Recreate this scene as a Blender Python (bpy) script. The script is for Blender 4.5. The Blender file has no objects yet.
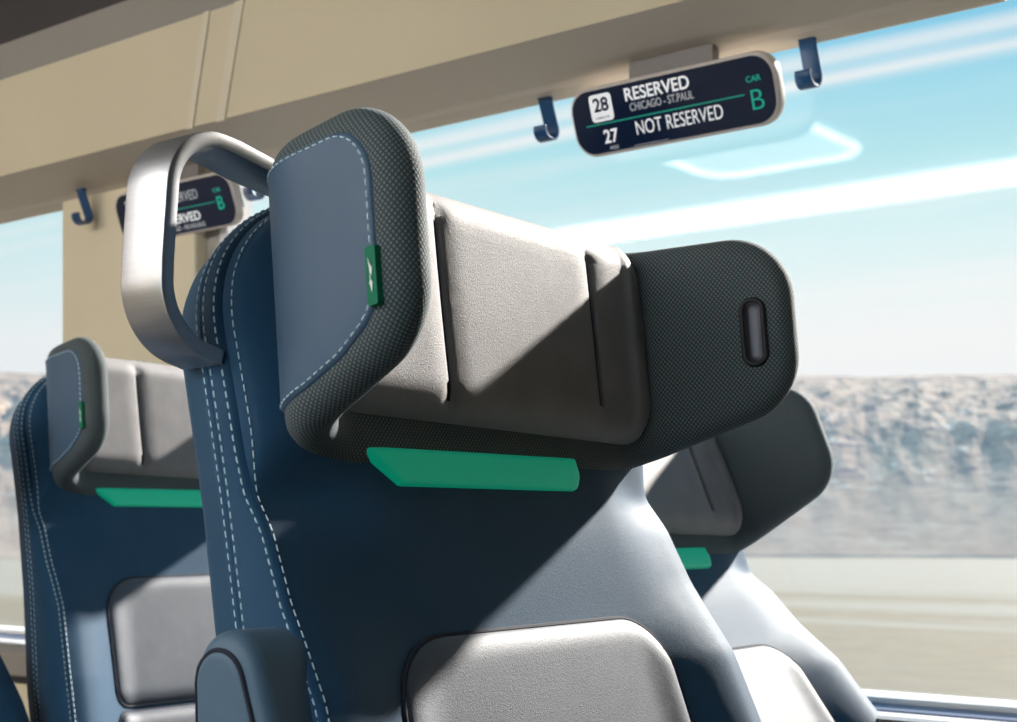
import bpy, bmesh, math, random
import numpy as np
from mathutils import Vector, Matrix, noise
from mathutils.geometry import delaunay_2d_cdt

random.seed(4)
C = bpy.context.scene.collection
EYE = 1.15                      # eye height above the coach floor
R = math.radians

# ------------------------------------------------------------------ materials
def new_mat(name):
    m = bpy.data.materials.new(name); m.use_nodes = True
    nt = m.node_tree; b = nt.nodes['Principled BSDF']
    return m, nt, b

def nd(nt, t, **kw):
    n = nt.nodes.new(t)
    for k, v in kw.items():
        setattr(n, k, v)
    return n

def mathn(nt, op, a, b=None, c=None):
    n = nd(nt, 'ShaderNodeMath', operation=op)
    for i, x in enumerate((a, b, c)):
        if x is None: continue
        if isinstance(x, (int, float)): n.inputs[i].default_value = x
        else: nt.links.new(x, n.inputs[i])
    return n.outputs[0]

def mixc(nt, f, a, b):
    n = nd(nt, 'ShaderNodeMix', data_type='RGBA')
    for s, x in ((n.inputs[0], f), (n.inputs[6], a), (n.inputs[7], b)):
        if isinstance(x, (int, float)): s.default_value = x
        elif isinstance(x, (tuple, list)): s.default_value = (*x[:3], 1)
        else: nt.links.new(x, s)
    return n.outputs[2]

def ramp(nt, f, stops, interp='LINEAR'):
    n = nd(nt, 'ShaderNodeValToRGB'); n.color_ramp.interpolation = interp
    e = n.color_ramp.elements
    while len(e) < len(stops): e.new(0.5)
    for x, (p, c) in zip(e, stops):
        x.position = p
        x.color = (*c, 1) if isinstance(c, (tuple, list)) else (c, c, c, 1)
    nt.links.new(f, n.inputs[0])
    return n.outputs[0]

def noise_tex(nt, vec, scale, detail=3, rough=.5):
    n = nd(nt, 'ShaderNodeTexNoise'); n.inputs['Scale'].default_value = scale
    n.inputs['Detail'].default_value = detail; n.inputs['Roughness'].default_value = rough
    if vec is not None: nt.links.new(vec, n.inputs['Vector'])
    return n.outputs[0]

def bump(nt, b, h, strength, dist):
    n = nd(nt, 'ShaderNodeBump'); n.inputs['Strength'].default_value = strength
    n.inputs['Distance'].default_value = dist
    nt.links.new(h, n.inputs['Height']); nt.links.new(n.outputs[0], b.inputs['Normal'])

def plain(name, col, rough=.5, metal=0, spec=.5, emit=None, estr=0):
    m, nt, b = new_mat(name)
    b.inputs['Base Color'].default_value = (*col, 1); b.inputs['Roughness'].default_value = rough
    b.inputs['Metallic'].default_value = metal; b.inputs['Specular IOR Level'].default_value = spec
    co = nd(nt, 'ShaderNodeTexCoord').outputs['Object']
    f = noise_tex(nt, co, 9, 3)
    nt.links.new(mixc(nt, ramp(nt, f, [(.3, 0.), (.7, 1.)]), tuple(c*.95 for c in col), tuple(min(1, c*1.04) for c in col)), b.inputs['Base Color'])
    if emit:
        b.inputs['Emission Color'].default_value = (*emit, 1); b.inputs['Emission Strength'].default_value = estr
    return m

def leather(name, col, col2, rough, spec, sheen, sheen_tint, gscale=950, gstr=.22, sheen_rough=.45):
    m, nt, b = new_mat(name)
    co = nd(nt, 'ShaderNodeTexCoord').outputs['Object']
    v = nd(nt, 'ShaderNodeTexVoronoi'); v.inputs['Scale'].default_value = gscale
    nt.links.new(co, v.inputs['Vector'])
    n2 = noise_tex(nt, co, gscale*1.7, 2)
    h = mathn(nt, 'ADD', v.outputs['Distance'], mathn(nt, 'MULTIPLY', n2, .8))
    big = noise_tex(nt, co, 30, 4)
    nt.links.new(mixc(nt, ramp(nt, big, [(.3, 0.), (.75, 1.)]), col, col2), b.inputs['Base Color'])
    b.inputs['Roughness'].default_value = rough
    b.inputs['Specular IOR Level'].default_value = spec
    b.inputs['Sheen Weight'].default_value = sheen
    b.inputs['Sheen Roughness'].default_value = sheen_rough
    b.inputs['Sheen Tint'].default_value = (*sheen_tint, 1)
    bump(nt, b, h, gstr, .0006)
    return m

def mesh_fabric(name, p=.0034):
    m, nt, b = new_mat(name)
    uv = nd(nt, 'ShaderNodeUVMap').outputs[0]
    s = nd(nt, 'ShaderNodeSeparateXYZ'); nt.links.new(uv, s.inputs[0])
    k = 2*math.pi/(2*p)
    ua = mathn(nt, 'ADD', s.outputs[0], mathn(nt, 'MULTIPLY', s.outputs[1], .85)); va = mathn(nt, 'SUBTRACT', s.outputs[0], mathn(nt, 'MULTIPLY', s.outputs[1], .85))
    cu = mathn(nt, 'COSINE', mathn(nt, 'MULTIPLY', ua, k))
    cv = mathn(nt, 'COSINE', mathn(nt, 'MULTIPLY', va, k))
    pr = mathn(nt, 'MULTIPLY', cu, cv)
    su = mathn(nt, 'SINE', mathn(nt, 'MULTIPLY', ua, k))
    sv = mathn(nt, 'SINE', mathn(nt, 'MULTIPLY', va, k))
    hole = mathn(nt, 'ABSOLUTE', mathn(nt, 'MULTIPLY', su, sv))
    base = mixc(nt, ramp(nt, mathn(nt, 'ABSOLUTE', pr), [(.1, 0.), (.7, 1.)]), (.012, .034, .050), (.165, .165, .158))
    teal = ramp(nt, hole, [(.80, 0.), (.92, 1.)])
    nt.links.new(mixc(nt, teal, base, (.018, .105, .12)), b.inputs['Base Color'])
    b.inputs['Roughness'].default_value = .8
    b.inputs['Specular IOR Level'].default_value = .25
    b.inputs['Sheen Weight'].default_value = .12; b.inputs['Sheen Roughness'].default_value = .4
    b.inputs['Sheen Tint'].default_value = (.7, .8, .9, 1)
    bump(nt, b, mathn(nt, 'ABSOLUTE', pr), .35, .0006)
    return m

M = {}
M['navy'] = leather('navy_leather', (.019, .066, .128), (.023, .074, .140), .60, .13, .15, (1., .93, .92))
M['panel'] = leather('slate_blue_vinyl', (.056, .104, .172), (.060, .110, .18), .5, .4, .05, (1, 1, 1), 1400, .1)
M['taupe'] = leather('taupe_suede', (.190, .183, .196), (.240, .230, .242), .6, .35, .3, (1., .95, .9), 1100, .28)
M['lumbar'] = leather('grey_seat_cloth', (.052, .062, .088), (.070, .080, .106), .55, .4, .25, (.95, .95, 1.0), 1100, .28)
M['mesh'] = mesh_fabric('dark_spacer_mesh')
M['thread'] = plain('pale_thread', (.62, .78, .86), .7)
M['seam'] = plain('dark_thread', (.015, .02, .035), .8)
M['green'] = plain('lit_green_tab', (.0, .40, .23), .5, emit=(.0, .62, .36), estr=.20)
M['tag'] = plain('green_tag_cloth', (.0, .17, .085), .8)
M['logo'] = plain('white_print', (.85, .87, .85), .7)
M['arm'] = leather('blue_grey_moulding', (.080, .138, .200), (.086, .146, .212), .5, .4, .05, (1, 1, 1), 800, .12)
M['black'] = plain('black_rubber', (.012, .012, .014), .6)
M['charcoal'] = plain('charcoal_plastic', (.03, .035, .045), .5)

def brushed():
    m, nt, b = new_mat('brushed_aluminium')
    co = nd(nt, 'ShaderNodeTexCoord').outputs['UV']
    mp = nd(nt, 'ShaderNodeMapping'); mp.inputs['Scale'].default_value = (900, 14, 1)
    nt.links.new(co, mp.inputs['Vector'])
    f = noise_tex(nt, mp.outputs[0], 1, 3, .6)
    b.inputs['Metallic'].default_value = 1
    nt.links.new(mixc(nt, f, (.44, .45, .47), (.64, .64, .66)), b.inputs['Base Color'])
    nt.links.new(ramp(nt, f, [(.2, .32), (.8, .48)]), b.inputs['Roughness'])
    bump(nt, b, f, .12, .0003)
    return m
M['alu'] = brushed()
M['chrome'] = plain('grey_chrome', (.075, .072, .082), .42, 1)

def wallmat(name, col, rough, spec=.4):
    m, nt, b = new_mat(name)
    co = nd(nt, 'ShaderNodeTexCoord').outputs['Object']
    f = noise_tex(nt, co, 2.2, 4)
    g = noise_tex(nt, co, 900, 2)
    nt.links.new(mixc(nt, ramp(nt, f, [(.35, 0.), (.7, 1.)]), tuple(c*.93 for c in col), col), b.inputs['Base Color'])
    b.inputs['Roughness'].default_value = rough; b.inputs['Specular IOR Level'].default_value = spec
    bump(nt, b, g, .05, .0004)
    return m
M['beam'] = wallmat('taupe_wall_laminate', (.60, .525, .44), .5)
M['cream'] = wallmat('cream_wall_laminate', (.82, .72, .52), .35)
M['creamreflect'] = wallmat('cream_reflection', (.86, .77, .60), .35)
M['ceil'] = wallmat('ceiling_paint', (.42, .41, .39), .6)
M['grey'] = wallmat('grey_rail_laminate', (.40, .37, .33), .5)
M['dark'] = plain('dark_channel', (.035, .03, .032), .6)
M['sill'] = wallmat('sill_laminate', (.30, .27, .24), .45)
M['lip'] = plain('pale_sill_lip', (.72, .72, .73), .3)
M['gasket'] = plain('blue_grey_gasket', (.22, .25, .36), .35)
M['floor'] = wallmat('floor_covering', (.10, .10, .11), .8)
M['signrim'] = plain('sign_shell', (.62, .56, .52), .35)
M['bracket'] = plain('sign_bracket', (.20, .18, .17), .45)
M['screen'] = plain('dark_display_glass', (.006, .016, .05), .12, 0, .5)
M['white_led'] = plain('white_lettering', (.8, .82, .85), .6, emit=(.95, .97, 1), estr=.45)
M['dim_led'] = plain('grey_lettering', (.5, .52, .56), .6, emit=(.9, .95, 1), estr=.16)
M['green_led'] = plain('green_lettering', (.0, .35, .26), .6, emit=(.0, .75, .5), estr=.22)
M['hook'] = plain('dark_blue_hook', (.004, .06, .17), .3)
M['lamp'] = plain('lamp_diffuser', (.9, .9, .9), .5, emit=(1, .97, .92), estr=6)
M['strip'] = plain('fill_light_strip', (.9, .9, .9), .5, emit=(.97, .97, 1), estr=21)
M['lamprim'] = plain('lamp_edge_light', (.9, .9, .9), .5, emit=(1, .98, .95), estr=20)

def glassmat():
    m = bpy.data.materials.new('window_glass'); m.use_nodes = True
    nt = m.node_tree; nt.nodes.clear()
    out = nd(nt, 'ShaderNodeOutputMaterial')
    tr = nd(nt, 'ShaderNodeBsdfTransparent'); tr.inputs[0].default_value = (.985, .985, .985, 1)
    gl = nd(nt, 'ShaderNodeBsdfGlossy'); gl.inputs['Roughness'].default_value = .03
    lw = nd(nt, 'ShaderNodeLayerWeight')
    fr = mathn(nt, 'ADD', mathn(nt, 'MULTIPLY', mathn(nt, 'POWER', lw.outputs['Facing'], 5.0), .9), .016)
    mx = nd(nt, 'ShaderNodeMixShader')
    nt.links.new(fr, mx.inputs[0]); nt.links.new(tr.outputs[0], mx.inputs[1]); nt.links.new(gl.outputs[0], mx.inputs[2])
    nt.links.new(mx.outputs[0], out.inputs[0])
    return m
M['glass'] = glassmat()

# ------------------------------------------------------------------ mesh tools
def mesh_obj(name, verts, faces, mat, parent=None, uv=None, smooth=True, mats=None, midx=None):
    me = bpy.data.meshes.new(name)
    me.from_pydata([tuple(map(float, v)) for v in verts], [], [tuple(int(i) for i in f) for f in faces])
    if uv is not None:
        lay = me.uv_layers.new(name='UVMap')
        li = np.zeros(len(me.loops), dtype=np.int32); me.loops.foreach_get('vertex_index', li)
        lay.data.foreach_set('uv', np.asarray(uv, dtype=np.float32)[li].ravel())
    me.materials.append(mat)
    bm = bmesh.new(); bm.from_mesh(me); bmesh.ops.recalc_face_normals(bm, faces=bm.faces[:]); bm.to_mesh(me); bm.free()
    if smooth:
        me.polygons.foreach_set('use_smooth', np.ones(len(me.polygons), dtype=bool))
        try: me.set_sharp_from_angle(angle=R(48))
        except Exception: pass
    o = bpy.data.objects.new(name, me); C.objects.link(o)
    if parent is not None: o.parent = parent
    return o

def struct(o):
    o['kind'] = 'structure'; return o

def thing(name, label, cat, loc, group=None):
    o = bpy.data.objects.new(name, None); C.objects.link(o); o.location = loc
    o.empty_display_size = .1
    o['label'] = label; o['category'] = cat
    if group: o['group'] = group
    return o

def round_poly(corners, n=9, ds=.006):
    """closed CCW polygon [(x,y,r)...] -> dense outline with rounded corners"""
    out = []; N = len(corners)
    for i in range(N):
        p0 = np.array(corners[i-1][:2], float); p1 = np.array(corners[i][:2], float); p2 = np.array(corners[(i+1) % N][:2], float)
        r = corners[i][2]
        d1 = (p0-p1); l1 = np.linalg.norm(d1); d1 = d1/l1
        d2 = (p2-p1); l2 = np.linalg.norm(d2); d2 = d2/l2
        ang = math.acos(max(-1, min(1, float(d1 @ d2))))
        if r <= 0 or abs(ang-math.pi) < .02:
            out.append(p1); continue
        t = min(r/math.tan(ang/2), .499*l1, .499*l2); rr = t*math.tan(ang/2)
        bis = d1+d2; bis = bis/np.linalg.norm(bis)
        c = p1+bis*(rr/math.sin(ang/2))
        a0 = math.atan2(*( (p1+d1*t-c)[::-1])); a1 = math.atan2(*((p1+d2*t-c)[::-1]))
        da = (a1-a0+math.pi) % (2*math.pi)-math.pi
        for k in range(n+1):
            a = a0+da*k/n
            out.append(c+rr*np.array([math.cos(a), math.sin(a)]))
    return resample_closed(np.array(out), ds)

def resample_closed(P, ds):
    out = []
    for i in range(len(P)):
        a = P[i]; b = P[(i+1) % len(P)]
        l = np.linalg.norm(b-a)
        if l < 1e-7: continue
        n = max(1, int(math.ceil(l/ds)))
        for k in range(n): out.append(a+(b-a)*k/n)
    return np.array(out)

def dist_outline(P, O):
    """distance of points P (n,2) to the closed outline O (m,2)"""
    A = O; B = np.roll(O, -1, axis=0); D = B-A; L = (D**2).sum(1)+1e-16
    best = np.full(len(P), 1e9)
    for s in range(0, len(P), 4000):
        p = P[s:s+4000, None, :]
        t = np.clip(((p-A[None])*D[None]).sum(2)/L[None], 0, 1)
        q = A[None]+t[..., None]*D[None]
        best[s:s+4000] = np.sqrt(((p-q)**2).sum(2)).min(1)
    return best

def inside(P, O):
    x, y = P[:, 0], P[:, 1]; r = np.zeros(len(P), bool)
    for i in range(len(O)):
        x0, y0 = O[i]; x1, y1 = O[(i+1) % len(O)]
        if y0 == y1: continue
        c = ((y0 > y) != (y1 > y)) & (x < (x1-x0)*(y-y0)/(y1-y0)+x0)
        r ^= c
    return r

def patch2d(O, rings, sp, extra=None):
    nxt = np.roll(O, -1, 0); prv = np.roll(O, 1, 0)
    T = nxt-prv; T /= np.linalg.norm(T, axis=1)[:, None]+1e-12
    area = .5*np.sum(O[:, 0]*nxt[:, 1]-nxt[:, 0]*O[:, 1])
    Nn = np.stack([-T[:, 1], T[:, 0]], 1)*(1 if area > 0 else -1)
    pts = [O]
    for d in rings:
        Q = O+Nn*d
        k = dist_outline(Q, O) > d*.96
        k &= inside(Q, O)
        pts.append(Q[k])
    dm = (rings[-1] if rings else 0)
    lo = O.min(0); hi = O.max(0)
    gx, gy = np.meshgrid(np.arange(lo[0], hi[0], sp), np.arange(lo[1], hi[1], sp))
    gx[1::2] += sp*.5
    G = np.stack([gx.ravel(), gy.ravel()], 1)
    G = G[inside(G, O)]
    G = G[dist_outline(G, O) > dm+.45*sp]
    if extra is not None and len(extra):
        E = np.asarray(extra); E = E[inside(E, O)]; E = E[dist_outline(E, O) > dm+.2*sp]
        if len(E):
            # thin the grid near the extra points
            keep = np.ones(len(G), bool)
            for s in range(0, len(G), 2000):
                keep[s:s+2000] = np.sqrt(((G[s:s+2000, None]-E[None])**2).sum(2)).min(1) > sp*.55
            G = G[keep]; pts.append(E)
    pts.append(G)
    allp = np.concatenate(pts)
    n = len(O)
    ed = [(i, (i+1) % n) for i in range(n)]
    vo, _, fo, *_ = delaunay_2d_cdt([Vector(p) for p in allp], ed, [], 1, 1e-7)
    V = np.array([(v.x, v.y) for v in vo])
    return V, [tuple(f) for f in fo], dist_outline(V, O)

def rim_normals(V, O):
    T_ = np.roll(O, -1, 0)-np.roll(O, 1, 0); T_ /= np.linalg.norm(T_, axis=1)[:, None]+1e-12
    Nn = np.stack([T_[:, 1], -T_[:, 0]], 1)
    idx = np.array([int(np.argmin(((O-p)**2).sum(1))) for p in V])
    return Nn[idx]

def slab(O, fmap, front, back, rings, sp, extra=None, roll=0):
    """closed slab: front/back are functions (d, P)->t; the rim (d=0) is shared where front=back"""
    V, F, D = patch2d(O, rings, sp, extra)
    D = np.where(D < 1e-6, 0, D)
    tf = front(D, V); tb = back(D, V)
    n = len(V); rim = D <= 0
    same = rim & (np.abs(tf-tb) < 1e-6)
    UVc = V
    if roll:
        e = 2e-4
        g = np.stack([(dist_outline(V+np.array([e, 0]), O)-dist_outline(V-np.array([e, 0]), O)), (dist_outline(V+np.array([0, e]), O)-dist_outline(V-np.array([0, e]), O))], 1)
        g /= np.linalg.norm(g, axis=1)[:, None]+1e-9
        q = np.clip((roll-D)/roll, 0, 1)
        g[D < 4e-4] = 0
        ext = roll*np.arcsin(q)-roll*q
        near = rim_normals(V, O)
        UVc = V+np.where(D[:, None] < .003, near, -g)*ext[:, None]
    verts = list(fmap(V[:, 0], V[:, 1], tf)); uv = [tuple(p) for p in UVc]
    bk = fmap(V[:, 0], V[:, 1], tb); idx = np.arange(n)
    j = n
    for i in range(n):
        if not same[i]:
            verts.append(bk[i]); uv.append(tuple(UVc[i])); idx[i] = j; j += 1
    faces = list(F)+[tuple(idx[i] for i in reversed(f)) for f in F]
    # skirt where the rims differ
    cnt = {}
    for f in F:
        for a, b in ((f[0], f[1]), (f[1], f[2]), (f[2], f[0])):
            cnt[(min(a, b), max(a, b))] = cnt.get((min(a, b), max(a, b)), 0)+1
    for (a, b), c in cnt.items():
        if c == 1 and not (same[a] and same[b]):
            faces.append((a, b, idx[b], idx[a]))
    return verts, faces, uv

def tube(P, r, closed=False, n=8, flat=None):
    P = [np.array(p, float) for p in P]; m = len(P); verts = []; faces = []
    up = np.array([.13, .27, .95])
    for i in range(m):
        t = (P[(i+1) % m]-P[i-1]) if closed else (P[min(i+1, m-1)]-P[max(i-1, 0)])
        t = t/(np.linalg.norm(t)+1e-12)
        a = np.cross(t, up); a /= np.linalg.norm(a)+1e-12; b = np.cross(t, a)
        for k in range(n):
            q = 2*math.pi*k/n
            verts.append(P[i]+r*(math.cos(q)*a+math.sin(q)*b))
    mm = m if closed else m-1
    for i in range(mm):
        for k in range(n):
            j = (i+1) % m
            faces.append((i*n+k, i*n+(k+1) % n, j*n+(k+1) % n, j*n+k))
    if not closed:
        faces.append(tuple(range(n))); faces.append(tuple((m-1)*n+k for k in range(n)))
    return verts, faces

def polyline_at(P, step):
    P = np.asarray(P, float); L = np.concatenate([[0], np.cumsum(np.linalg.norm(np.diff(P, axis=0), axis=1))])
    s = np.arange(0, L[-1], step)
    return np.stack([np.interp(s, L, P[:, k]) for k in range(P.shape[1])], 1)

def dashes(P, Nrm, length=.0046, gap=.0024, w=.0009, h=.0006):
    """thread stitches along a 3-D curve P with outward normals Nrm"""
    P = np.asarray(P, float); Nrm = np.asarray(Nrm, float)
    L = np.concatenate([[0], np.cumsum(np.linalg.norm(np.diff(P, axis=0), axis=1))])
    at = lambda s: np.array([np.interp(s, L, P[:, k]) for k in range(3)])
    an = lambda s: np.array([np.interp(s, L, Nrm[:, k]) for k in range(3)])
    V = []; F = []; s = 0
    while s+length < L[-1]:
        b = len(V)
        for f, e in ((0, .25), (.18, 1), (.82, 1), (1, .25)):
            p = at(s+length*f); t = at(s+length)-at(s); t /= np.linalg.norm(t)+1e-12
            nn = an(s+length*f); nn /= np.linalg.norm(nn)+1e-12
            sd = np.cross(t, nn); sd /= np.linalg.norm(sd)+1e-12
            V += [p-sd*w*.5-nn*.0004, p+sd*w*.5-nn*.0004, p+sd*w*.35*e+nn*h*e, p-sd*w*.35*e+nn*h*e]
        for k in range(3):
            o = b+4*k
            for q in range(4):
                F.append((o+q, o+(q+1) % 4, o+4+(q+1) % 4, o+4+q))
        F.append((b, b+1, b+2, b+3)); F.append((b+15, b+14, b+13, b+12))
        s += length+gap
    return V, F

def extrude_x(profile, x0, x1, closed=True):
    """profile in (Y, Z) extruded along X"""
    n = len(profile)
    V = [(x0, y, z) for y, z in profile]+[(x1, y, z) for y, z in profile]
    F = [(i, (i+1) % n, n+(i+1) % n, n+i) for i in range(n if closed else n-1)]
    if closed: F += [tuple(range(n)), tuple(range(2*n-1, n-1, -1))]
    return V, F

def bevel_obj(o, w, seg=3):
    m = o.modifiers.new('bevel', 'BEVEL'); m.width = w; m.segments = seg; m.limit_method = 'ANGLE'; m.angle_limit = R(30)
    return o

def merge(*vf):
    V = []; F = []
    for v, f in vf:
        b = len(V); V += list(v); F += [tuple(i+b for i in q) for q in f]
    return V, F

def box(x0, x1, y0, y1, z0, z1):
    V = [(x, y, z) for x in (x0, x1) for y in (y0, y1) for z in (z0, z1)]
    F = [(0, 1, 3, 2), (4, 6, 7, 5), (0, 4, 5, 1), (2, 3, 7, 6), (0, 2, 6, 4), (1, 5, 7, 3)]
    return V, F

def sstep(x):
    x = np.clip(x, 0, 1); return x*x*(3-2*x)

# ------------------------------------------------------------------ the seat
# backrest outline in (b across, v up the back)
PIV = .50                               # pivot height above the floor
def back_w(v):
    w = np.interp(v, [0, .2, .35, .466, .60, .70, .75, .79], [.248, .248, .247, .240, .223, .214, .2115, .21])
    top = .21*np.clip(1-(np.clip((v-.79)/.127, 0, 1))**2.3, 0, 1)**(1/2.3)
    return np.where(v > .79, top, w)
def back_seam(v):                       # a (forward) of the front seam of the side panel
    return np.interp(v, [0, .466, .559, .621, .668, .695, .722, .80, .95], [.046, .043, .034, .014, .005, -.006, -.0085, -.010, -.010])
A_REAR = -.038
vv = np.concatenate([np.linspace(.03, .79, 110, endpoint=False), .79+.127*np.sin(np.linspace(0, math.pi/2, 40))])
right = np.stack([back_w(vv), vv], 1)
left = np.stack([-back_w(vv), vv], 1)[::-1]
BO = np.concatenate([right, left[1:]])                       # CCW
BO = resample_closed(BO, .012)

def back_front(b, v):
    P = np.stack([np.asarray(b, float).ravel(), np.asarray(v, float).ravel()], 1)
    d = dist_outline(P, BO)
    return back_front_d(d, P)
def back_front_d(d, P):
    v = P[:, 1]
    a0 = back_seam(v)
    cr = np.interp(v, [0, .55, .69, .735, .8, .95], [.003, .003, .002, .003, .002, .002])
    ctr = np.interp(v, [0, .60, .66, .72, .80, .95], [.016, .016, .018, .016, .012, .012])
    k1 = np.sin(np.clip(d/.022, 0, 1)*math.pi/2)
    crest = a0+cr*k1
    k2 = np.where(v > .60, sstep((d-.006)/.095), sstep((d-.016)/.10))
    k2 = k2+(sstep((d-.016)/.10)-k2)*(1-sstep((v-.56)/.08))
    lo = crest*(1-k2)+ctr*k2
    # the neck behind the headrest rolls round in one soft curve
    q = np.clip(d/.062, 0, 1)
    hi = a0+(ctr+.005-a0)*np.sqrt(1-(1-q)**2)
    w = sstep((v-.685)/.05)
    return lo*(1-w)+hi*w

# headrest path (plan curve of the shell's mid surface)
T = .032; L1 = .140; RC = .05; PHI = R(70); LW = .115
L1L = .147; PHIL = R(84)
HL = L1+RC*PHI+LW
def hpath(s, t):
    s = np.asarray(s, float); sg = np.sign(s); q = np.abs(s)
    L1_ = np.where(sg < 0, L1L, L1); PH = np.where(sg < 0, PHIL, PHI)
    phi = np.clip((q-L1_)/RC, 0, PH)
    b = np.minimum(q, L1_)+RC*np.sin(phi); a = -T/2+RC*(1-np.cos(phi))
    ex = np.clip(q-L1_-RC*PH, 0, None)
    b = b+ex*np.cos(phi); a = a+ex*np.sin(phi)
    # the middle is gently hollow
    a = a+.004*np.clip(1-np.abs(q-.11)/.11, 0, 1)*0
    return a+np.cos(phi)*t, sg*(b-np.sin(phi)*t)
HLL = HL-.009
HO = round_poly([(-HLL, -.043, .052), (-.21, -.080, .2), (-.14, -.101, .1), (.13, -.094, .1), (.20, -.075, .2), (HL-.005, -.043, .052), (HL-.005, .090, .050), (.15, .092, .3), (-.15, .094, .3), (-HLL, .099, .050)], 12, .006)

def round_prof(r):
    return lambda d, P: r*np.sqrt(np.clip(1-(1-np.clip(d/r, 0, 1))**2, 0, 1))
def ringset(r, n=7):
    return [r*(1-math.cos(math.pi/2*k/n)) for k in range(1, n+1)]

def make_seat(loc, theta, label, handle=False, slot=True, htilt=9, arm=True, group='train seats in two rows'):
    root = thing('train_seat', label, 'seat', loc, group)
    ct, st = math.cos(R(theta)), math.sin(R(theta))
    def B(a, b, v):
        a, b, v = np.broadcast_arrays(np.asarray(a, float), np.asarray(b, float), np.asarray(v, float))
        return np.stack([a*ct-v*st, b, PIV+a*st+v*ct], -1)
    def Bmap(b, v, t):
        return B(back_front(b, v)+t, b, v)
    # ---- backrest: front skin, side band, rear skin
    V, F, D = patch2d(BO, [.003, .006, .010, .014, .018, .022, .028, .036, .046], .011)
    D = np.where(D < 1e-6, 0, D)
    fr = B(back_front_d(D, V), V[:, 0], V[:, 1])
    rr = .05
    rear_a = A_REAR-.045*np.sqrt(np.clip(1-(1-np.clip(D/rr, 0, 1))**2, 0, 1))
    re = B(rear_a, V[:, 0], V[:, 1])
    verts = list(fr); n0 = len(verts)
    faces = list(F)
    verts += list(re); faces += [tuple(i+n0 for i in reversed(f)) for f in F]
    rimi = [int(np.argmin(((V-o)**2).sum(1))) for o in BO]
    nx = np.roll(BO, -1, 0)-np.roll(BO, 1, 0); nx /= np.linalg.norm(nx, axis=1)[:, None]
    No = np.stack([nx[:, 1], -nx[:, 0]], 1)
    def side_pt(i, a):
        q = (a-A_REAR)/(back_seam(BO[i, 1])-A_REAR)
        off = .0045*math.sin(math.pi*min(1, max(0, float(q))))
        g1 = A_REAR+.0105; g2 = back_seam(BO[i, 1])-.0020
        off -= .0022*math.exp(-((a-g1)/.0013)**2)+.0028*math.exp(-((a-g2)/.0013)**2)
        p = BO[i]+No[i]*off
        return B(a, p[0], p[1]), B(a, *(p+No[i]*.01))
    prev = [n0+i for i in rimi]
    rows = []
    for i in range(len(BO)):
        s = float(back_seam(BO[i, 1])); g1 = A_REAR+.0105; g2 = s-.002
        av = [A_REAR+.002, A_REAR+.005, g1-.003, g1-.0013, g1, g1+.0013, g1+.003, (g1+g2)/2-.002, (g1+g2)/2+.002, g2-.003, g2-.0013, g2, g2+.0013]
        rows.append(av)
    for k in range(len(rows[0])):
        cur = []
        for i in range(len(BO)):
            cur.append(len(verts)); verts.append(side_pt(i, rows[i][k])[0])
        m = len(BO)
        for i in range(m):
            faces.append((prev[i], prev[(i+1) % m], cur[(i+1) % m], cur[i]))
        prev = cur
    m = len(BO)
    for i in range(m):
        faces.append((prev[i], prev[(i+1) % m], rimi[(i+1) % m], rimi[i]))
    back = mesh_obj('backrest', verts, faces, M['navy'], root)
    # ---- stitching along the side band (both sides, three rows) and one row on the front edge
    st_v = []
    sel = [i for i in range(len(BO)) if BO[i, 1] > .30]
    for offs in ('r1', 'r2', 'f1'):
        for sgn in (1, -1):
            ids = [i for i in sel if BO[i, 0]*sgn > 0.0]
            ids.sort(key=lambda i: BO[i, 1] if sgn > 0 else BO[i, 1])
            ids = sorted(ids)
            P = []; Nn = []
            for i in ids:
                s = float(back_seam(BO[i, 1]))
                a = {'r1': A_REAR+.0062, 'r2': A_REAR+.0148, 'f1': s-.0055}[offs]
                p, q = side_pt(i, a); P.append(p); Nn.append((q-p)/np.linalg.norm(q-p))
            if len(P) > 3: st_v.append(dashes(P, Nn))
    for sgn in (-1,):
        ids = sorted(i for i in sel if BO[i, 0]*sgn > 0)
        pin = np.array([BO[i]-No[i]*.0016 for i in ids])
        P = Bmap(pin[:, 0], pin[:, 1], 0.0002)
        Q = B(.5, pin[:, 0], pin[:, 1])-B(0, pin[:, 0], pin[:, 1])
        W = np.array([B(0, *(BO[i]+No[i]))-B(0, *BO[i]) for i in ids])
        st_v.append(dashes(P, Q/.5*.6+W*.8))
    mesh_obj('stitching', *merge(*st_v), M['thread'], back)
    # ---- lumbar panels let into the back
    def panel(name, corners, dome, sp=.009):
        O = round_poly(corners, 10, .006)
        f = lambda d, P: dome*np.sqrt(np.clip(1-(1-np.clip(d/.02, 0, 1))**2, 0, 1))-.001
        bk = lambda d, P: np.full(len(d), -.006)
        v_, f_, uv_ = slab(O, Bmap, f, bk, ringset(.02, 7), sp)
        p = mesh_obj(name, v_, f_, M['lumbar'], root, uv_)
        pp = Bmap(O[:, 0], O[:, 1], .0008)
        mesh_obj('piping', *tube(pp, .0017, True, 6), M['seam'], p)
        return p
    panel('lumbar_panel', [(-.162, .425, .02), (.166, .425, .02), (.146, .597, .05), (-.152, .595, .058)], .009)
    panel('lumbar_panel', [(-.168, .17, .03), (.168, .17, .03), (.165, .418, .02), (-.165, .418, .02)], .012)
    # ---- green tab under the headrest
    O = round_poly([(-.112, .694, .005), (.082, .694, .007), (.087, .705, .007), (.083, .7185, .003), (-.146, .7185, .003)], 5, .006)
    v_, f_, uv_ = slab(O, Bmap, lambda d, P: .001+.004*np.sqrt(np.clip(1-(1-np.clip(d/.004, 0, 1))**2, 0, 1)), lambda d, P: np.full(len(d), -.004), ringset(.004, 4), .012)
    mesh_obj('release_tab', v_, f_, M['green'], root)
    # ---- headrest
    hc, hs = math.cos(R(theta-htilt)), math.sin(R(theta-htilt))
    hr = R(1.2)
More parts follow.
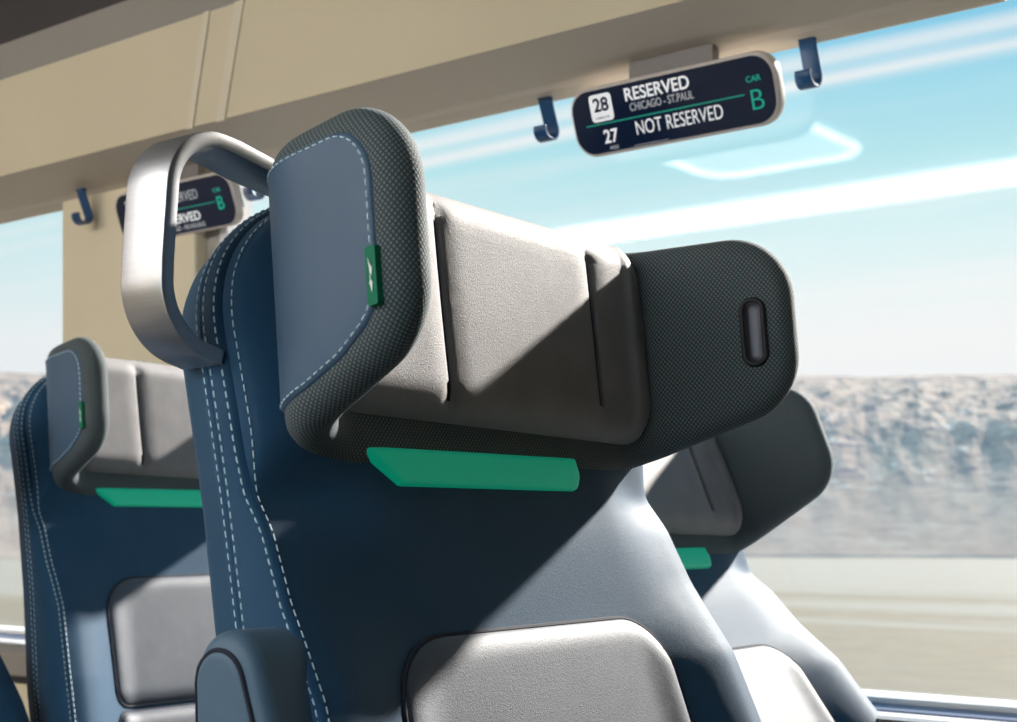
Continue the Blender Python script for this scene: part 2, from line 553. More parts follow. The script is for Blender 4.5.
    h0 = B(.035, 0, .799)
    def H(a, b, c):
        a, b, c = np.broadcast_arrays(a, b, c)
        b, c = b*math.cos(hr)+c*math.sin(hr), c*math.cos(hr)-b*math.sin(hr)
        return np.stack([h0[0]+a*hc-c*hs, b, h0[2]+a*hs+c*hc], -1)
    def Hmap(s, c, t):
        a, b = hpath(s, t); return H(a, b, np.asarray(c, float))
    pr = round_prof(T/2)
    v_, f_, uv_ = slab(HO, Hmap, lambda d, P: pr(d, P), lambda d, P: -pr(d, P), ringset(T/2, 9), .008, roll=T/2)
    head = mesh_obj('headrest', v_, f_, M['mesh'], root, uv_)
    # mounting posts hidden behind the shell
    mesh_obj('headrest_mount', *tube([B(-.03, 0, .70), H(-.03, 0, 0.)], .02), M['charcoal'], root)
    # taupe face pad with two sewn grooves
    PO = round_poly([(-.186, -.064, .04), (.194, -.066, .036), (.188, .0935, .035), (-.182, .0935, .035)], 10, .006)
    gl = [((-.073, .078), (-.072, .02), (-.067, -.052)), ((.100, .072), (.103, .02), (.106, -.045))]
    grooves = [polyline_at([np.array(a)*(1-t)**2+2*np.array(b)*t*(1-t)+np.array(c)*t*t for t in np.linspace(0, 1, 20)], .0022) for a, b, c in gl]
    ex = []
    for G in grooves:
        for o in (-.0062, -.0042, -.0026, -.0013, 0, .0013, .0026, .0042, .0062):
            ex.append(G+np.array([o, 0]))
    ex = np.concatenate(ex)
    gpts = np.concatenate(grooves)
    def padf(d, P):
        t = T/2-.003+.020*np.sqrt(np.clip(1-(1-np.clip(d/.024, 0, 1))**2, 0, 1))
        # slight waisted cushion between the grooves
        g = np.full(len(P), 1e9)
        for s in range(0, len(P), 3000):
            g[s:s+3000] = np.sqrt(((P[s:s+3000, None]-gpts[None])**2).sum(2)).min(1)
        return t-.0048*np.exp(-(g/.0020)**2)-.002*np.exp(-(g/.010)**2)
    v_, f_, uv_ = slab(PO, Hmap, padf, lambda d, P: np.full(len(d), T/2-.004), ringset(.024, 8), .0075, ex)
    pad = mesh_obj('face_pad', v_, f_, M['taupe'], head, uv_)
    for G in grooves:
        P = Hmap(G[:, 0], G[:, 1], padf(dist_outline(G, PO), G)+.0008); Q = Hmap(G[:, 0], G[:, 1], T/2+.05)
        Nn = (Q-P)/np.linalg.norm(Q-P, axis=1)[:, None]
        mesh_obj('groove_seam', *tube(P, .0019, False, 6), M['seam'], pad)
    # slate side panels on the outer faces of the wings
    for sg in (-1, 1):
        hl = HLL if sg < 0 else HL; ph = .008 if sg < 0 else 0
        cs = [(.128, -.070, .006), (.205, -.066, .15), (.255, -.048, .05), (hl-.0175, -.027, .032), (hl-.0175, .074+ph, .034), (.128, .073+ph, .006)]
        if sg < 0: cs = [(-s, c, r) for s, c, r in cs][::-1]
        O = round_poly(cs, 9, .006)
        v_, f_, uv_ = slab(O, Hmap, lambda d, P: -(T/2-.002+.0042*np.sqrt(np.clip(1-(1-np.clip(d/.004, 0, 1))**2, 0, 1))), lambda d, P: np.full(len(d), -(T/2-.006)), ringset(.004, 4), .011)
        sp_ = mesh_obj('side_panel', v_, f_, M['panel'], head, uv_)
        ctr = O.mean(0)
        k = [i for i in range(len(O)) if abs(O[i, 0]) > .14]
        # keep the run front-to-back in order round the front of the panel
        st_i = min(range(len(k)), key=lambda j: 0 if abs(k[j]-k[j-1]) <= 1 or j == 0 else -1)
        k = k[st_i:]+k[:st_i]
        nn = np.roll(O, -1, 0)-np.roll(O, 1, 0); nn /= np.linalg.norm(nn, axis=1)[:, None]
        In = O+np.stack([-nn[:, 1], nn[:, 0]], 1)*.0034
        In = In[k]
        P = Hmap(In[:, 0], In[:, 1], -(T/2+.0021)); Q = Hmap(In[:, 0], In[:, 1], -(T/2+.03))
        mesh_obj('panel_stitching', *dashes(P, (Q-P)/.028, .0042, .0022, .0010, .0007), M['thread'], sp_ if False else head)
        # green tag with a white mark, sewn into the panel's front seam
        O = round_poly([(sg*(hl-.0235), -.025, .0008), (sg*(hl-.0150), -.025, .001), (sg*(hl-.0150), .008, .001), (sg*(hl-.0235), .008, .0008)][::sg], 3, .004)
        v_, f_, uv_ = slab(O, Hmap, lambda d, P: np.full(len(d), -(T/2+.0042)), lambda d, P: np.full(len(d), -(T/2-.002)), [], .004)
        mesh_obj('fabric_tag', v_, f_, M['tag'], head, smooth=False)
        # the mark: two slanted feather strokes
        mk = []
        s0 = hl-.0196
        for poly in ([(-.0012, .0095), (.0004, .0055), (.0020, .0038), (.0017, .0010), (.0006, -.0015), (.0000, .0020)],
                     [(-.0004, .0000), (.0006, -.0030), (.0020, -.0045), (.0016, -.0070), (.0008, -.0100), (.0002, -.0070), (-.0008, -.0050), (.0000, -.0030)]):
            pts = [(sg*(s0+x), z-.008) for x, z in poly]
            a = [Hmap(x, z, -(T/2+.0049)) for x, z in pts]; b = [Hmap(x, z, -(T/2+.0040)) for x, z in pts]
            n_ = len(a); mk.append((a+b, [tuple(range(n_)), tuple(range(2*n_-1, n_-1, -1))]+[(i, (i+1) % n_, n_+(i+1) % n_, n_+i) for i in range(n_)]))
        mesh_obj('emblem', *merge(*mk), M['logo'], head, smooth=False)
    # pill-shaped slot on the inner face of the right wing
    if slot:
        sc_, cc_ = .280, .012
        O = round_poly([(sc_-.0082, cc_-.025, .0081), (sc_+.0082, cc_-.025, .0081), (sc_+.0082, cc_+.025, .0081), (sc_-.0082, cc_+.025, .0081)], 10, .004)
        rim = mesh_obj('slot_rim', *tube(Hmap(O[:, 0], O[:, 1], T/2+.0006), .0024, True, 8), M['black'], head)
        v_, f_, uv_ = slab(O, Hmap, lambda d, P: T/2+.0022-.0016*sstep(d/.006), lambda d, P: np.full(len(d), T/2-.003), [.0015, .003, .0045, .006], .004)
        mesh_obj('slot_insert', v_, f_, M['chrome'], head)
    # ---- cushion, base
    O = round_poly([(-.235, -.10, .05), (.235, -.10, .05), (.225, .44, .09), (-.225, .44, .09)], 8, .015)
    def cmap(b, x, t):
        b, x, t = np.broadcast_arrays(b, x, t)
        return np.stack([x, b, .43+.07*x+t], -1)
    v_, f_, uv_ = slab(O, cmap, lambda d, P: .06*np.sqrt(np.clip(1-(1-np.clip(d/.06, 0, 1))**2, 0, 1)), lambda d, P: -.06*np.sqrt(np.clip(1-(1-np.clip(d/.06, 0, 1))**2, 0, 1)), ringset(.06, 6), .03)
    mesh_obj('seat_cushion', v_, f_, M['lumbar'], root)
    bevel_obj(mesh_obj('seat_base', *merge(box(-.20, .36, -.20, .20, .30, .40), box(-.05, .20, -.09, .09, .02, .32), box(-.16, .32, -.15, .15, 0, .03)), M['charcoal'], root, smooth=False), .008)
    # ---- armrest on the aisle side
    if arm:
        def arm_pt(x, z): return x, z
        r = .0265
        prof = []
        lx = -.155; topz = EYE-.059         # crown of the arch in seat space (x, z)
        ctr = (lx, topz-r)
        left_pts = [(ctr[0]-r*math.cos(q), ctr[1]+r*math.sin(q)) for q in np.linspace(0, math.pi*.92, 16)]
        last = left_pts[-1]
        prof = [(ctr[0]-r+.004, ctr[1]-.10), (ctr[0]-r, ctr[1]-.03)]+left_pts+[(last[0]+.036, last[1]-.10), (last[0]+.062, last[1]-.20), (-.03, .62), (.03, .60), (.26, .60), (.27, .56), (.25, .54), (0, .52), (-.06, .50), (-.11, .50)]
        y0, y1 = -.264, -.205
        n = len(prof)
        V_ = [(x, y0, z) for x, z in prof]+[(x, y1, z) for x, z in prof]
        F_ = [tuple(range(n)), tuple(range(2*n-1, n-1, -1))]+[(i, (i+1) % n, n+(i+1) % n, n+i) for i in range(n)]
        ar = bevel_obj(mesh_obj('armrest', V_, F_, M['arm'], root), .010, 5)
        # inset panel on the outer face
        r2 = .0195; c2 = (ctr[0]-.002, ctr[1]-.004)
        lp = [(c2[0]-r2*math.cos(q), c2[1]+r2*math.sin(q)) for q in np.linspace(0, math.pi*.92, 14)]
        pr2 = [(c2[0]-r2+.003, c2[1]-.09)]+lp+[(lp[-1][0]+.034, lp[-1][1]-.095)]
        O = resample_closed(np.array(pr2[::-1]), .004)
        def amap(x, z, t):
            x, z, t = np.broadcast_arrays(x, z, t)
            return np.stack([x, y0-t, z], -1)
        v_, f_, uv_ = slab(O, amap, lambda d, P: -.001+.0038*np.sqrt(np.clip(1-(1-np.clip(d/.005, 0, 1))**2, 0, 1)), lambda d, P: np.full(len(d), -.004), ringset(.005, 5), .008)
        mesh_obj('armrest_inset', v_, f_, M['arm'], ar)
        pp = [amap(x, z, .0004) for x, z in pr2]
        mesh_obj('armrest_seam', *tube(pp, .0016, False, 6), M['seam'], ar)
    # ---- grab handle: brushed band looping out from the back's shoulder
    if handle:
        xf = -.214; xr = -.254; th = .0105
        def hz(h): return h+EYE
        Y0 = loc[1]
        ctrl = [(.700, .2190), (.640, .2270), (.612, .2330)]
        def arc(cx, cz, r, a0, a1, n=12): return [(cx+r*math.cos(R(a)), cz+r*math.sin(R(a))) for a in np.linspace(a0, a1, n)]
        ctrl += arc(.597, .1985, .036, 80, 172, 12)
        ctrl += [(.5590, .176), (.5575, .157)]
        ctrl += arc(.5985, .145, .0415, 172, 262, 12)
        ctrl += [(.600, .1018)]
        P = polyline_at(ctrl, .004)
        t_ = np.gradient(P, axis=0); t_ /= np.linalg.norm(t_, axis=1)[:, None]
        nr = np.stack([-t_[:, 1], t_[:, 0]], 1)
        V_ = []; F_ = []; UV_ = []
        sec = []
        bw = .003
        for (dx, dn) in ((xf-bw, th/2), (xf-.0008, th/2-.0008), (xf, th/2-bw), (xf, -th/2+bw), (xf-.0008, -th/2+.0008), (xf-bw, -th/2), (xr+bw, -th/2), (xr+.0008, -th/2+.0008), (xr, -th/2+bw), (xr, th/2-bw), (xr+.0008, th/2-.0008), (xr+bw, th/2)):
            sec.append((dx, dn))
        ns = len(sec); Ls = 0
        for i in range(len(P)):
            if i: Ls += np.linalg.norm(P[i]-P[i-1])
            for k, (x, dn) in enumerate(sec):
                q = P[i]+nr[i]*dn
                V_.append((x, q[0]-Y0, hz(q[1]))); UV_.append((Ls, x+dn))
        for i in range(len(P)-1):
            for k in range(ns):
                F_.append((i*ns+k, i*ns+(k+1) % ns, (i+1)*ns+(k+1) % ns, (i+1)*ns+k))
        F_ += [tuple(range(ns)), tuple((len(P)-1)*ns+k for k in range(ns))]
        mesh_obj('grab_handle', V_, F_, M['alu'], root, UV_)
    return root

PX, Y0 = -.484, .812
make_seat((PX, Y0, 0), 15, 'nearest navy train seat with a metal loop grab handle on its shoulder', handle=True)
make_seat((PX-.012, Y0+.523, 0), 31.3, 'reclined train seat against the window, mostly hidden behind the nearest seat', handle=False, slot=False, arm=False)
make_seat((PX-1.0, Y0+.523, 0), 15, 'navy train seat one row back by the window, seen left of the metal handle', handle=False, arm=False)
make_seat((-1.425, Y0, 0), 27, 'dark train seat edge cut off at the bottom left corner', handle=False, arm=False)

# ------------------------------------------------------------------ the coach
XL, XR = -4.6, -.60
def Zh(h): return h+EYE
# header beam, its front face, cream cove, grey rail, dark channel
struct(mesh_obj('trim_1', *extrude_x([(1.66, Zh(.592)), (1.615, Zh(.592)), (1.605, Zh(.597)), (1.50, Zh(.6205)), (1.66, Zh(.6205))], XL, XR), M['beam'], smooth=False))
struct(mesh_obj('trim_2', *extrude_x([(1.502, Zh(.6205)), (1.44, Zh(.760)), (1.66, Zh(.80)), (1.66, Zh(.6205))], XL, XR), M['cream'], smooth=False))
struct(mesh_obj('trim_3', *extrude_x([(1.44, Zh(.760)), (1.41, Zh(.803)), (1.66, Zh(.83)), (1.66, Zh(.78))], XL, XR), M['grey'], smooth=False))
struct(mesh_obj('trim_4', *extrude_x([(1.41, Zh(.803)), (1.36, Zh(.99)), (1.66, Zh(1.02)), (1.66, Zh(.83))], XL, XR), M['dark'], smooth=False))
struct(mesh_obj('ceiling', *box(XL, 1.6, -1.65, 1.66, Zh(1.13), Zh(1.18)), M['ceil'], smooth=False))
# reflections on the cove panel, painted as pale strips
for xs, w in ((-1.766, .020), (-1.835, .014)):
    struct(mesh_obj('reflection_strip', *merge(([(xs, 1.5035, Zh(.619)), (xs+w, 1.5035, Zh(.619)), (xs+w+.115, 1.4405, Zh(.761)), (xs+.115, 1.4405, Zh(.761)),
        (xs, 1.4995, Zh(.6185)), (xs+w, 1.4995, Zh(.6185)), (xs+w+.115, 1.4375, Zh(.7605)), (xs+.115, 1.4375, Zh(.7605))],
        [(0, 1, 2, 3), (7, 6, 5, 4), (0, 4, 5, 1), (1, 5, 6, 2), (2, 6, 7, 3), (3, 7, 4, 0)])), M['creamreflect'], smooth=False))
# window wall: sill, lower wall, pillar
XW = 1.6; XG = -.32
struct(mesh_obj('trim_6', *extrude_x([(1.68, Zh(-0.2000)), (1.645, Zh(-0.2000)), (1.63, Zh(-0.2020)), (1.63, Zh(-0.2085)), (1.68, Zh(-0.2085))], XL, XW), M['lip'], smooth=False))
struct(mesh_obj('trim_7', *extrude_x([(1.68, Zh(-0.2085)), (1.625, Zh(-0.2085)), (1.605, Zh(-0.2130)), (1.60, Zh(-0.2170)), (1.68, Zh(-0.2170))], XL, XW), M['gasket'], smooth=False))
struct(mesh_obj('trim_8', *extrude_x([(1.68, Zh(-0.2170)), (1.59, Zh(-0.2145)), (1.56, Zh(-0.2135)), (1.552, Zh(-0.2165)), (1.68, Zh(-0.2250))], XL, XW), M['lip'], smooth=False))
struct(bevel_obj(mesh_obj('trim_9', *extrude_x([(1.68, Zh(-0.2220)), (1.556, Zh(-0.2170)), (1.535, Zh(-0.2320)), (1.53, Zh(-0.2720)), (1.68, Zh(-0.2720))], XL, XW), M['sill'], smooth=False), .004))
struct(mesh_obj('trim_10', *extrude_x([(1.68, Zh(-0.2720)), (1.545, Zh(-0.2720)), (1.545, Zh(-0.2860)), (1.68, Zh(-0.2860))], XL, XW), M['dark'], smooth=False))
struct(mesh_obj('wall_right', *box(XL, XW, 1.55, 1.68, 0, Zh(-.276)), M['cream'], smooth=False))
struct(bevel_obj(mesh_obj('wall_pillar', *box(-2.33, -1.955, 1.615, 1.69, Zh(-.20), Zh(.60)), M['cream'], smooth=False), .006))
struct(mesh_obj('trim_11', *merge(box(-1.954, -1.915, 1.64, 1.69, Zh(-.20), Zh(.60))), M['grey'], smooth=False))
struct(mesh_obj('trim_12', *merge(box(-1.915, -1.895, 1.635, 1.69, Zh(-.20), Zh(.60))), M['lip'], smooth=False))
struct(mesh_obj('window_1', *box(-1.90, XG, 1.652, 1.656, Zh(-.195), Zh(.60)), M['glass'], smooth=False))
struct(mesh_obj('window_2', *box(XL, -2.33, 1.652, 1.656, Zh(-.195), Zh(.60)), M['glass'], smooth=False))
struct(mesh_obj('floor', *box(XL, XW, -1.65, 1.68, -.05, 0), M['floor'], smooth=False))
struct(mesh_obj('wall_front', *box(XW, XW+.05, -1.65, 1.68, 0, Zh(1.13)), M['floor'], smooth=False))
struct(mesh_obj('wall_back', *box(XL-.05, XL, -1.65, 1.68, 0, Zh(1.13)), M['beam'], smooth=False))
struct(mesh_obj('wall_left', *merge(box(XL, -1.25, -1.65, -1.60, 0, Zh(1.13)), box(-1.25, .25, -1.65, -1.60, 0, Zh(-.35)), box(.25, XW, -1.65, -1.60, 0, Zh(1.13))), M['cream'], smooth=False))
struct(mesh_obj('wall_pillar', *box(XG, XW, 1.62, 1.69, Zh(-.20), Zh(1.13)), M['cream'], smooth=False))

struct(mesh_obj('fill_strip', *box(XL, -.10, -1.27, -1.23, Zh(1.055), Zh(1.131)), M['strip'], smooth=False))  # added fill light out of view, brightens the cove and seat sides
# ceiling lights (their glow is what mirrors in the window glass)
def lamp(x0, x1, y0, y1, label):
    t = thing('ceiling_light', label, 'ceiling light', ((x0+x1)/2, (y0+y1)/2, Zh(1.13)))
    hx, hy = (x1-x0)/2, (y1-y0)/2
    O = round_poly([(-hx, -hy, .1), (hx, -hy, .1), (hx, hy, .1), (-hx, hy, .1)], 10, .03)
    fm = lambda x, y, t_: np.stack(np.broadcast_arrays(x, y, -t_), -1)
    v_, f_, _ = slab(O, fm, lambda d, P: .006+.004*sstep(d/.02), lambda d, P: np.zeros(len(d)), [.006, .012, .02], .08)
    mesh_obj('diffuser', v_, f_, M['lamp'], t)
    mesh_obj('lamp_frame', *tube([(p[0], p[1], -.010) for p in O], .013, True, 8), M['lamprim'], t)
lamp(-2.44, -1.92, -.84, -.38, 'rounded ceiling light mirrored in the window glass')

# ------------------------------------------------------------------ signs and hooks
FONT = None
def text_mesh(body, w, h, bold=0.0):
    cu = bpy.data.curves.new('txt', 'FONT'); cu.body = body; cu.size = 1; cu.offset = bold; cu.extrude = 0.02
    ob = bpy.data.objects.new('txt', cu); C.objects.link(ob)
    dg = bpy.context.evaluated_depsgraph_get()
    me = bpy.data.meshes.new_from_object(ob.evaluated_get(dg))
    V = np.array([v.co[:] for v in me.vertices]); F = [tuple(p.vertices) for p in me.polygons]
    bpy.data.objects.remove(ob); bpy.data.curves.remove(cu); bpy.data.meshes.remove(me)
    lo, hi = V.min(0), V.max(0)
    V = (V-lo)/(np.maximum(hi-lo, 1e-6))
    V[:, 0] = (V[:, 0]-.5)*w; V[:, 1] = (V[:, 1]-.5)*h; V[:, 2] = V[:, 2]*.0004
    return V, F

def sign(xc, h, label, lines):
    t = thing('seat_reservation_sign', label, 'sign', (xc, 1.60, Zh(h)), 'reservation signs on the window header')
    tl = R(20)
    def S(u, v, n):            # u along the coach, v up the face, n out of the face
        u, v, n = np.broadcast_arrays(np.asarray(u, float), np.asarray(v, float), np.asarray(n, float))
        return np.stack([u, -v*math.sin(tl)-n*math.cos(tl), v*math.cos(tl)-n*math.sin(tl)], -1)
    W2, H2 = .152, .0445
    O = round_poly([(-W2, -H2, .031), (W2, -H2, .031), (W2, H2, .031), (-W2, H2, .031)], 10, .008)
    v_, f_, _ = slab(O, S, lambda d, P: .004*np.sqrt(np.clip(1-(1-np.clip(d/.004, 0, 1))**2, 0, 1)), lambda d, P: -.016+.006*(1-np.sqrt(np.clip(1-(1-np.clip(d/.006, 0, 1))**2, 0, 1))), ringset(.004, 4), .02)
    body = mesh_obj('sign_shell', v_, f_, M['signrim'], t)
    q = .0042
    O = round_poly([(-W2+q, -H2+q, .027), (W2-q, -H2+q, .027), (W2-q, H2-q, .027), (-W2+q, H2-q, .027)], 10, .008)
    v_, f_, _ = slab(O, S, lambda d, P: np.full(len(d), .0052), lambda d, P: np.full(len(d), .002), [.002], .02)
    scr = mesh_obj('display', v_, f_, M['screen'], t)
    for kind, args in lines:
        if kind == 'text':
            body_, u, v, w, hh, mat, bold = args
            V, F = text_mesh(body_, w, hh, bold)
            mesh_obj('lettering', S(V[:, 0]+u, V[:, 1]+v, V[:, 2]+.0056), F, M[mat], scr, smooth=False)
        elif kind == 'box':
            u, v, w, hh, r, mat = args
            O = round_poly([(u-w/2, v-hh/2, r), (u+w/2, v-hh/2, r), (u+w/2, v+hh/2, r), (u-w/2, v+hh/2, r)], 5, .01)
            v_, f_, _ = slab(O, S, lambda d, P: np.full(len(d), .0056), lambda d, P: np.full(len(d), .005), [], .02)
            mesh_obj('number_box' if r > .001 else 'divider_line', v_, f_, M[mat], scr, smooth=False)
    # bracket up to the header
    V, F = merge(box(-.062, .062, -.004, .012, .03, Zh(.598)-Zh(h)))
    mesh_obj('bracket', V, F, M['bracket'], t, smooth=False)
    return t

near = [('text', ('RESERVED', -.014, .0262, .096, .0165, 'white_led', .012)),
        ('text', ('CHICAGO - ST.PAUL', -.010, .0098, .095, .0100, 'dim_led', 0)),
        ('text', ('NOT RESERVED', .010, -.0172, .128, .0175, 'white_led', -.006)),
        ('box', (-.011, -.0035, .236, .0012, 0, 'green_led')),
        ('box', (-.101, .0170, .034, .0345, .005, 'white_led')),
        ('text', ('28', -.101, .0210, .024, .0185, 'screen', .03)),
        ('text', ('WINDOW', -.101, .0045, .024, .0042, 'screen', 0)),
        ('text', ('27', -.094, -.0205, .022, .0175, 'white_led', .012)),
        ('text', ('AISLE', -.092, -.0355, .014, .0045, 'dim_led', 0)),
        ('box', (-.036, -.0385, .052, .0007, 0, 'dim_led')),
        ('text', ('CAR', .1225, .0135, .020, .0072, 'green_led', .006)),
        ('text', ('B', .1240, -.0115, .0165, .0235, 'green_led', -.012))]
far = [('text', ('28', -.107, .0205, .024, .0175, 'white_led', .012)),
       ('text', ('NOT RESERVED', .004, .018, .129, .0155, 'dim_led', -.004)),
       ('box', (-.011, -.001, .236, .0012, 0, 'green_led')),
       ('text', ('27', -.1035, -.0165, .022, .0165, 'white_led', .012)),
       ('text', ('RESERVED', .012, -.0165, .10, .015, 'white_led', .012)),
       ('text', ('CHICAGO - MILWAUKEE', .016, -.032, .106, .008, 'dim_led', 0)),
       ('text', ('CAR', .1165, .017, .018, .0065, 'green_led', .006)),
       ('text', ('B', .1185, -.004, .015, .021, 'green_led', .004))]
sign(-1.0066, .531, 'dark reservation sign above the nearest seat, 28 in a white box, on the window header', near)
sign(-1.985, .531, 'dark reservation sign partly hidden behind the metal grab handle', far)

def hook(x, label, y=1.634, dx=-.022):
    t = thing('coat_hook', label, 'hook', (x+dx, y, Zh(.592)), 'coat hooks along the window header')
    P = [(.004, .004)]
    P += [(.004+.018*f, -.042*f) for f in np.linspace(.1, 1, 6)]
    cx, cz, r = .0075, -.044, .0145
    P += [(cx+r*math.cos(R(a)), cz+r*math.sin(R(a))*.95) for a in np.linspace(0, -195, 18)]
    P = np.array(P); t_ = np.gradient(P, axis=0); t_ /= np.linalg.norm(t_, axis=1)[:, None]
    nr = np.stack([-t_[:, 1], t_[:, 0]], 1)
    w = np.interp(np.arange(len(P)), [0, len(P)-9, len(P)-1], [.0115, .0115, .0105])
    V = []; F = []
    for i in range(len(P)):
        for sx, sn in ((-1, -1), (1, -1), (1, 1), (-1, 1)):
            q = P[i]+nr[i]*sn*.0016
            V.append((sx*w[i], q[0], q[1]))
    for i in range(len(P)-1):
        for k in range(4):
            F.append((i*4+k, i*4+(k+1) % 4, (i+1)*4+(k+1) % 4, (i+1)*4+k))
    F += [(0, 1, 2, 3), tuple((len(P)-1)*4+k for k in range(4))]
    bevel_obj(mesh_obj('hook_strap', V, F, M['hook'], t), .0008, 2)
    bevel_obj(mesh_obj('hook_mount', *box(-.0105, .0105, .0, .010, -.0015, .004), M['hook'], t, smooth=False), .001, 2)
hook(-1.215, 'dark blue coat hook left of the larger reservation sign')
hook(-.815, 'dark blue coat hook right of the larger reservation sign')
hook(-2.225, 'dark blue coat hook on the cream pillar at far left', 1.578, 0)
hook(-1.815, 'dark blue coat hook glimpsed through the metal handle loop')

# ------------------------------------------------------------------ outside
GZ = EYE-8.0
def ground_mat():
    m, nt, b = new_mat('desert_ground')
    co = nd(nt, 'ShaderNodeTexCoord').outputs['Object']
    ln = nd(nt, 'ShaderNodeVectorMath', operation='LENGTH'); nt.links.new(co, ln.inputs[0])
    mp = nd(nt, 'ShaderNodeMapping'); mp.inputs['Rotation'].default_value = (0, 0, R(38)); mp.inputs['Scale'].default_value = (.25, 1, 1)
    nt.links.new(co, mp.inputs['Vector'])
    f = noise_tex(nt, mp.outputs[0], .06, 5, .6)
    g = noise_tex(nt, co, .35, 5, .6)
    sand = mixc(nt, ramp(nt, g, [(.3, 0.), (.7, 1.)]), (.155, .122, .082), (.20, .158, .108))
    sand = mixc(nt, ramp(nt, f, [(.4, 0.), (.65, .7)]), sand, (.17, .145, .11))
    mq = nd(nt, 'ShaderNodeMapping'); mq.inputs['Rotation'].default_value = (0, 0, R(-38.5)); mq.inputs['Scale'].default_value = (.10, 1, 1)
    nt.links.new(co, mq.inputs['Vector'])
    st_ = noise_tex(nt, mq.outputs[0], .05, 5, .6)
    dd = mathn(nt, 'ADD', ln.outputs['Value'], mathn(nt, 'MULTIPLY', mathn(nt, 'SUBTRACT', st_, .5), 330))
    salt = ramp(nt, mathn(nt, 'DIVIDE', dd, 500), [(.29, 0.), (.37, .85), (.68, 1.), (.80, .3)])
    nt.links.new(mixc(nt, salt, sand, mixc(nt, g, (.21, .186, .150), (.255, .227, .186))), b.inputs['Base Color'])
    b.inputs['Roughness'].default_value = .95; b.inputs['Specular IOR Level'].default_value = .1
    return m
def rock_mat():
    m, nt, b = new_mat('mesa_rock')
    co = nd(nt, 'ShaderNodeTexCoord').outputs['Object']
    mp = nd(nt, 'ShaderNodeMapping'); mp.inputs['Scale'].default_value = (1, 1, 2.2)
    nt.links.new(co, mp.inputs['Vector'])
    f = noise_tex(nt, mp.outputs[0], .075, 6, .65)
    g = noise_tex(nt, mp.outputs[0], .22, 5, .65)
    s = nd(nt, 'ShaderNodeSeparateXYZ'); nt.links.new(co, s.inputs[0])
    c = mixc(nt, ramp(nt, f, [(.36, 0.), (.62, 1.)]), (.255, .19, .155), (.33, .252, .20))
    mz = nd(nt, 'ShaderNodeMapping'); mz.inputs['Scale'].default_value = (.55, .55, 2.6)
    nt.links.new(co, mz.inputs['Vector'])
    g = noise_tex(nt, mz.outputs[0], .20, 6, .68)
    rock_shade = ramp(nt, g, [(.36, 1.), (.46, 0.)])
    pale = ramp(nt, g, [(.58, 0.), (.68, 1.)])
    hi = ramp(nt, mathn(nt, 'DIVIDE', s.outputs[2], 45), [(.30, .25), (.55, 1.)])
    c = mixc(nt, mathn(nt, 'MULTIPLY', rock_shade, hi), c, (.095, .095, .118))  # dark bluish rocks and shadows, the shadows painted into the colour
    c = mixc(nt, mathn(nt, 'MULTIPLY', pale, hi), c, (.50, .43, .37))
    nt.links.new(c, b.inputs['Base Color'])
    b.inputs['Roughness'].default_value = .95; b.inputs['Specular IOR Level'].default_value = .05
    return m
gm = mesh_obj('terrain', [(-900, -900, 0), (900, -900, 0), (900, 900, 0), (-900, 900, 0)], [(0, 1, 2, 3)], ground_mat(), smooth=False)
gm.location = (0, 0, GZ); struct(gm)
NT_, NR_ = 620, 110
V = []; F = []
for i in range(NT_):
    az = R(60+100*i/(NT_-1))
    for j in range(NR_):
        q = j/(NR_-1)
        r = 372+300*q
        px, py = r*math.cos(az), r*math.sin(az)
        top = (r-372)*0+71+3.0*noise.fractal(Vector((az*4, 7.7, 0)), 1, 2, 4)
        lim = min(1, q/.90)
        # talus slope below, ledged cliffs above
        cut = .40+.10*noise.fractal(Vector((az*7, 1.3, 0)), 1, 2, 4)
        prof = .50*min(1, lim/cut)**1.1*1.0+.50*max(0, (lim-cut)/(1-cut))**.75
        n1 = noise.fractal(Vector((az*26, q*7, .3)), 1, 2, 6)
        n2 = noise.fractal(Vector((az*75, q*16, 4.3)), .9, 2, 5)
        env = math.sin(math.pi*min(1, lim))**.6
        z = top*prof+env*(1.7*n1*(.4+lim)+1.7*n2*max(0, min(1, (lim-.15)*3)))
        z = max(z, -.5) if q > 0 else -.6
        V.append((px, py, z))
for i in range(NT_-1):
    for j in range(NR_-1):
        a = i*NR_+j; F.append((a, a+NR_, a+NR_+1, a+1))
hl = mesh_obj('hillside', V, F, rock_mat(), smooth=False); hl.location = (0, 0, GZ); struct(hl)

# ------------------------------------------------------------------ sky and sun
wd = bpy.data.worlds.new('sky'); bpy.context.scene.world = wd; wd.use_nodes = True
nt = wd.node_tree; bg = nt.nodes['Background']
d = nd(nt, 'ShaderNodeTexCoord').outputs['Generated']
s = nd(nt, 'ShaderNodeSeparateXYZ'); nt.links.new(d, s.inputs[0])
ay = mathn(nt, 'MAXIMUM', mathn(nt, 'ABSOLUTE', s.outputs[1]), .08)
rr = mathn(nt, 'DIVIDE', s.outputs[2], ay)
xr = mathn(nt, 'DIVIDE', s.outputs[0], ay)
cb = nd(nt, 'ShaderNodeCombineXYZ')
nt.links.new(mathn(nt, 'MULTIPLY', xr, .35), cb.inputs[0]); nt.links.new(mathn(nt, 'MULTIPLY', rr, 9.0), cb.inputs[1])
nz = noise_tex(nt, cb.outputs[0], 1.0, 4, .55)
nz2 = noise_tex(nt, cb.outputs[0], 4.5, 3, .5)
blue = ramp(nt, s.outputs[2], [(.0, (.83, .90, .95)), (.12, (.88, .935, .955)), (.150, (.76, .92, .945)), (.20, (.62, .88, .92)), (.235, (.50, .83, .89)), (.275, (.40, .76, .89)), (.31, (.27, .65, .86)), (.40, (.20, .55, .84)), (1., (.16, .42, .78))])
rw = mathn(nt, 'ADD', rr, mathn(nt, 'MULTIPLY', mathn(nt, 'SUBTRACT', nz, .5), .035))
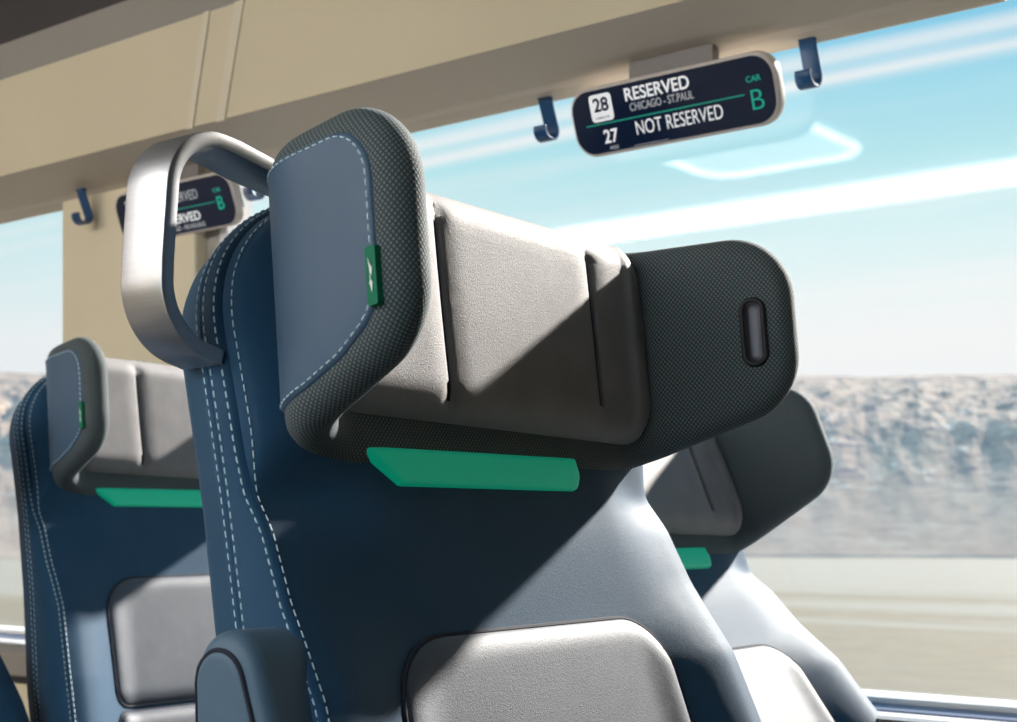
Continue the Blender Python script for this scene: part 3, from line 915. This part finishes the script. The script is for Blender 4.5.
band = ramp(nt, rw, [(.135, 1.), (.165, .55), (.195, .25), (.222, .10), (.232, .10), (.245, .05), (.258, .0), (.318, .0), (.323, .75), (.327, .75), (.331, .1), (.336, .1), (.340, .7), (.345, .7), (.350, .0), (.40, .0)])  # the two thin upper streaks are window-glass reflections painted into the sky
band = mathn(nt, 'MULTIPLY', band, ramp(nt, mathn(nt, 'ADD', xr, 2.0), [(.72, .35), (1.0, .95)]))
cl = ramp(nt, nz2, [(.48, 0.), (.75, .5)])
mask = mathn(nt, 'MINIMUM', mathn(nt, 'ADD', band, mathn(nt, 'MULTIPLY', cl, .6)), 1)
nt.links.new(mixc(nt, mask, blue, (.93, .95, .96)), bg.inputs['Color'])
nt.links.new(mathn(nt, 'ADD', mathn(nt, 'MULTIPLY', ramp(nt, mathn(nt, 'MULTIPLY', s.outputs[1], -1), [(.1, 0.), (.3, 1.)]), 2.6), 1.0), bg.inputs['Strength'])  # sky boosted on the unseen aisle side to fill the interior

sun = bpy.data.lights.new('sun', 'SUN'); sun.energy = 14.5; sun.angle = R(2.2); sun.color = (1, .95, .87)
so = bpy.data.objects.new('sun', sun); C.objects.link(so)
K, Q = .11, .54
so.rotation_euler = Vector((-K, -1, -Q)).to_track_quat('-Z', 'Y').to_euler()
so.location = (3, 6, 6)

# ------------------------------------------------------------------ camera
cam = bpy.data.cameras.new('camera'); co_ = bpy.data.objects.new('camera', cam); C.objects.link(co_)
cam.sensor_width = 36; cam.lens = 1480/1017*36
cam.shift_y = (525-361)/1017
cam.clip_start = .02; cam.clip_end = 3000
co_.location = (0, 0, EYE)
co_.rotation_euler = Vector((-.622, .783, 0)).to_track_quat('-Z', 'Y').to_euler()
cam.dof.use_dof = True; cam.dof.focus_distance = 1.02; cam.dof.aperture_fstop = 14
bpy.context.scene.camera = co_
sc = bpy.context.scene
sc.view_settings.view_transform = 'Standard'; sc.view_settings.look = 'None'
sc.view_settings.exposure = 0; sc.view_settings.gamma = 1; sc.view_settings.use_curve_mapping = False
sc.cycles.use_denoising = True
sc.cycles.max_bounces = 8; sc.cycles.transparent_max_bounces = 8
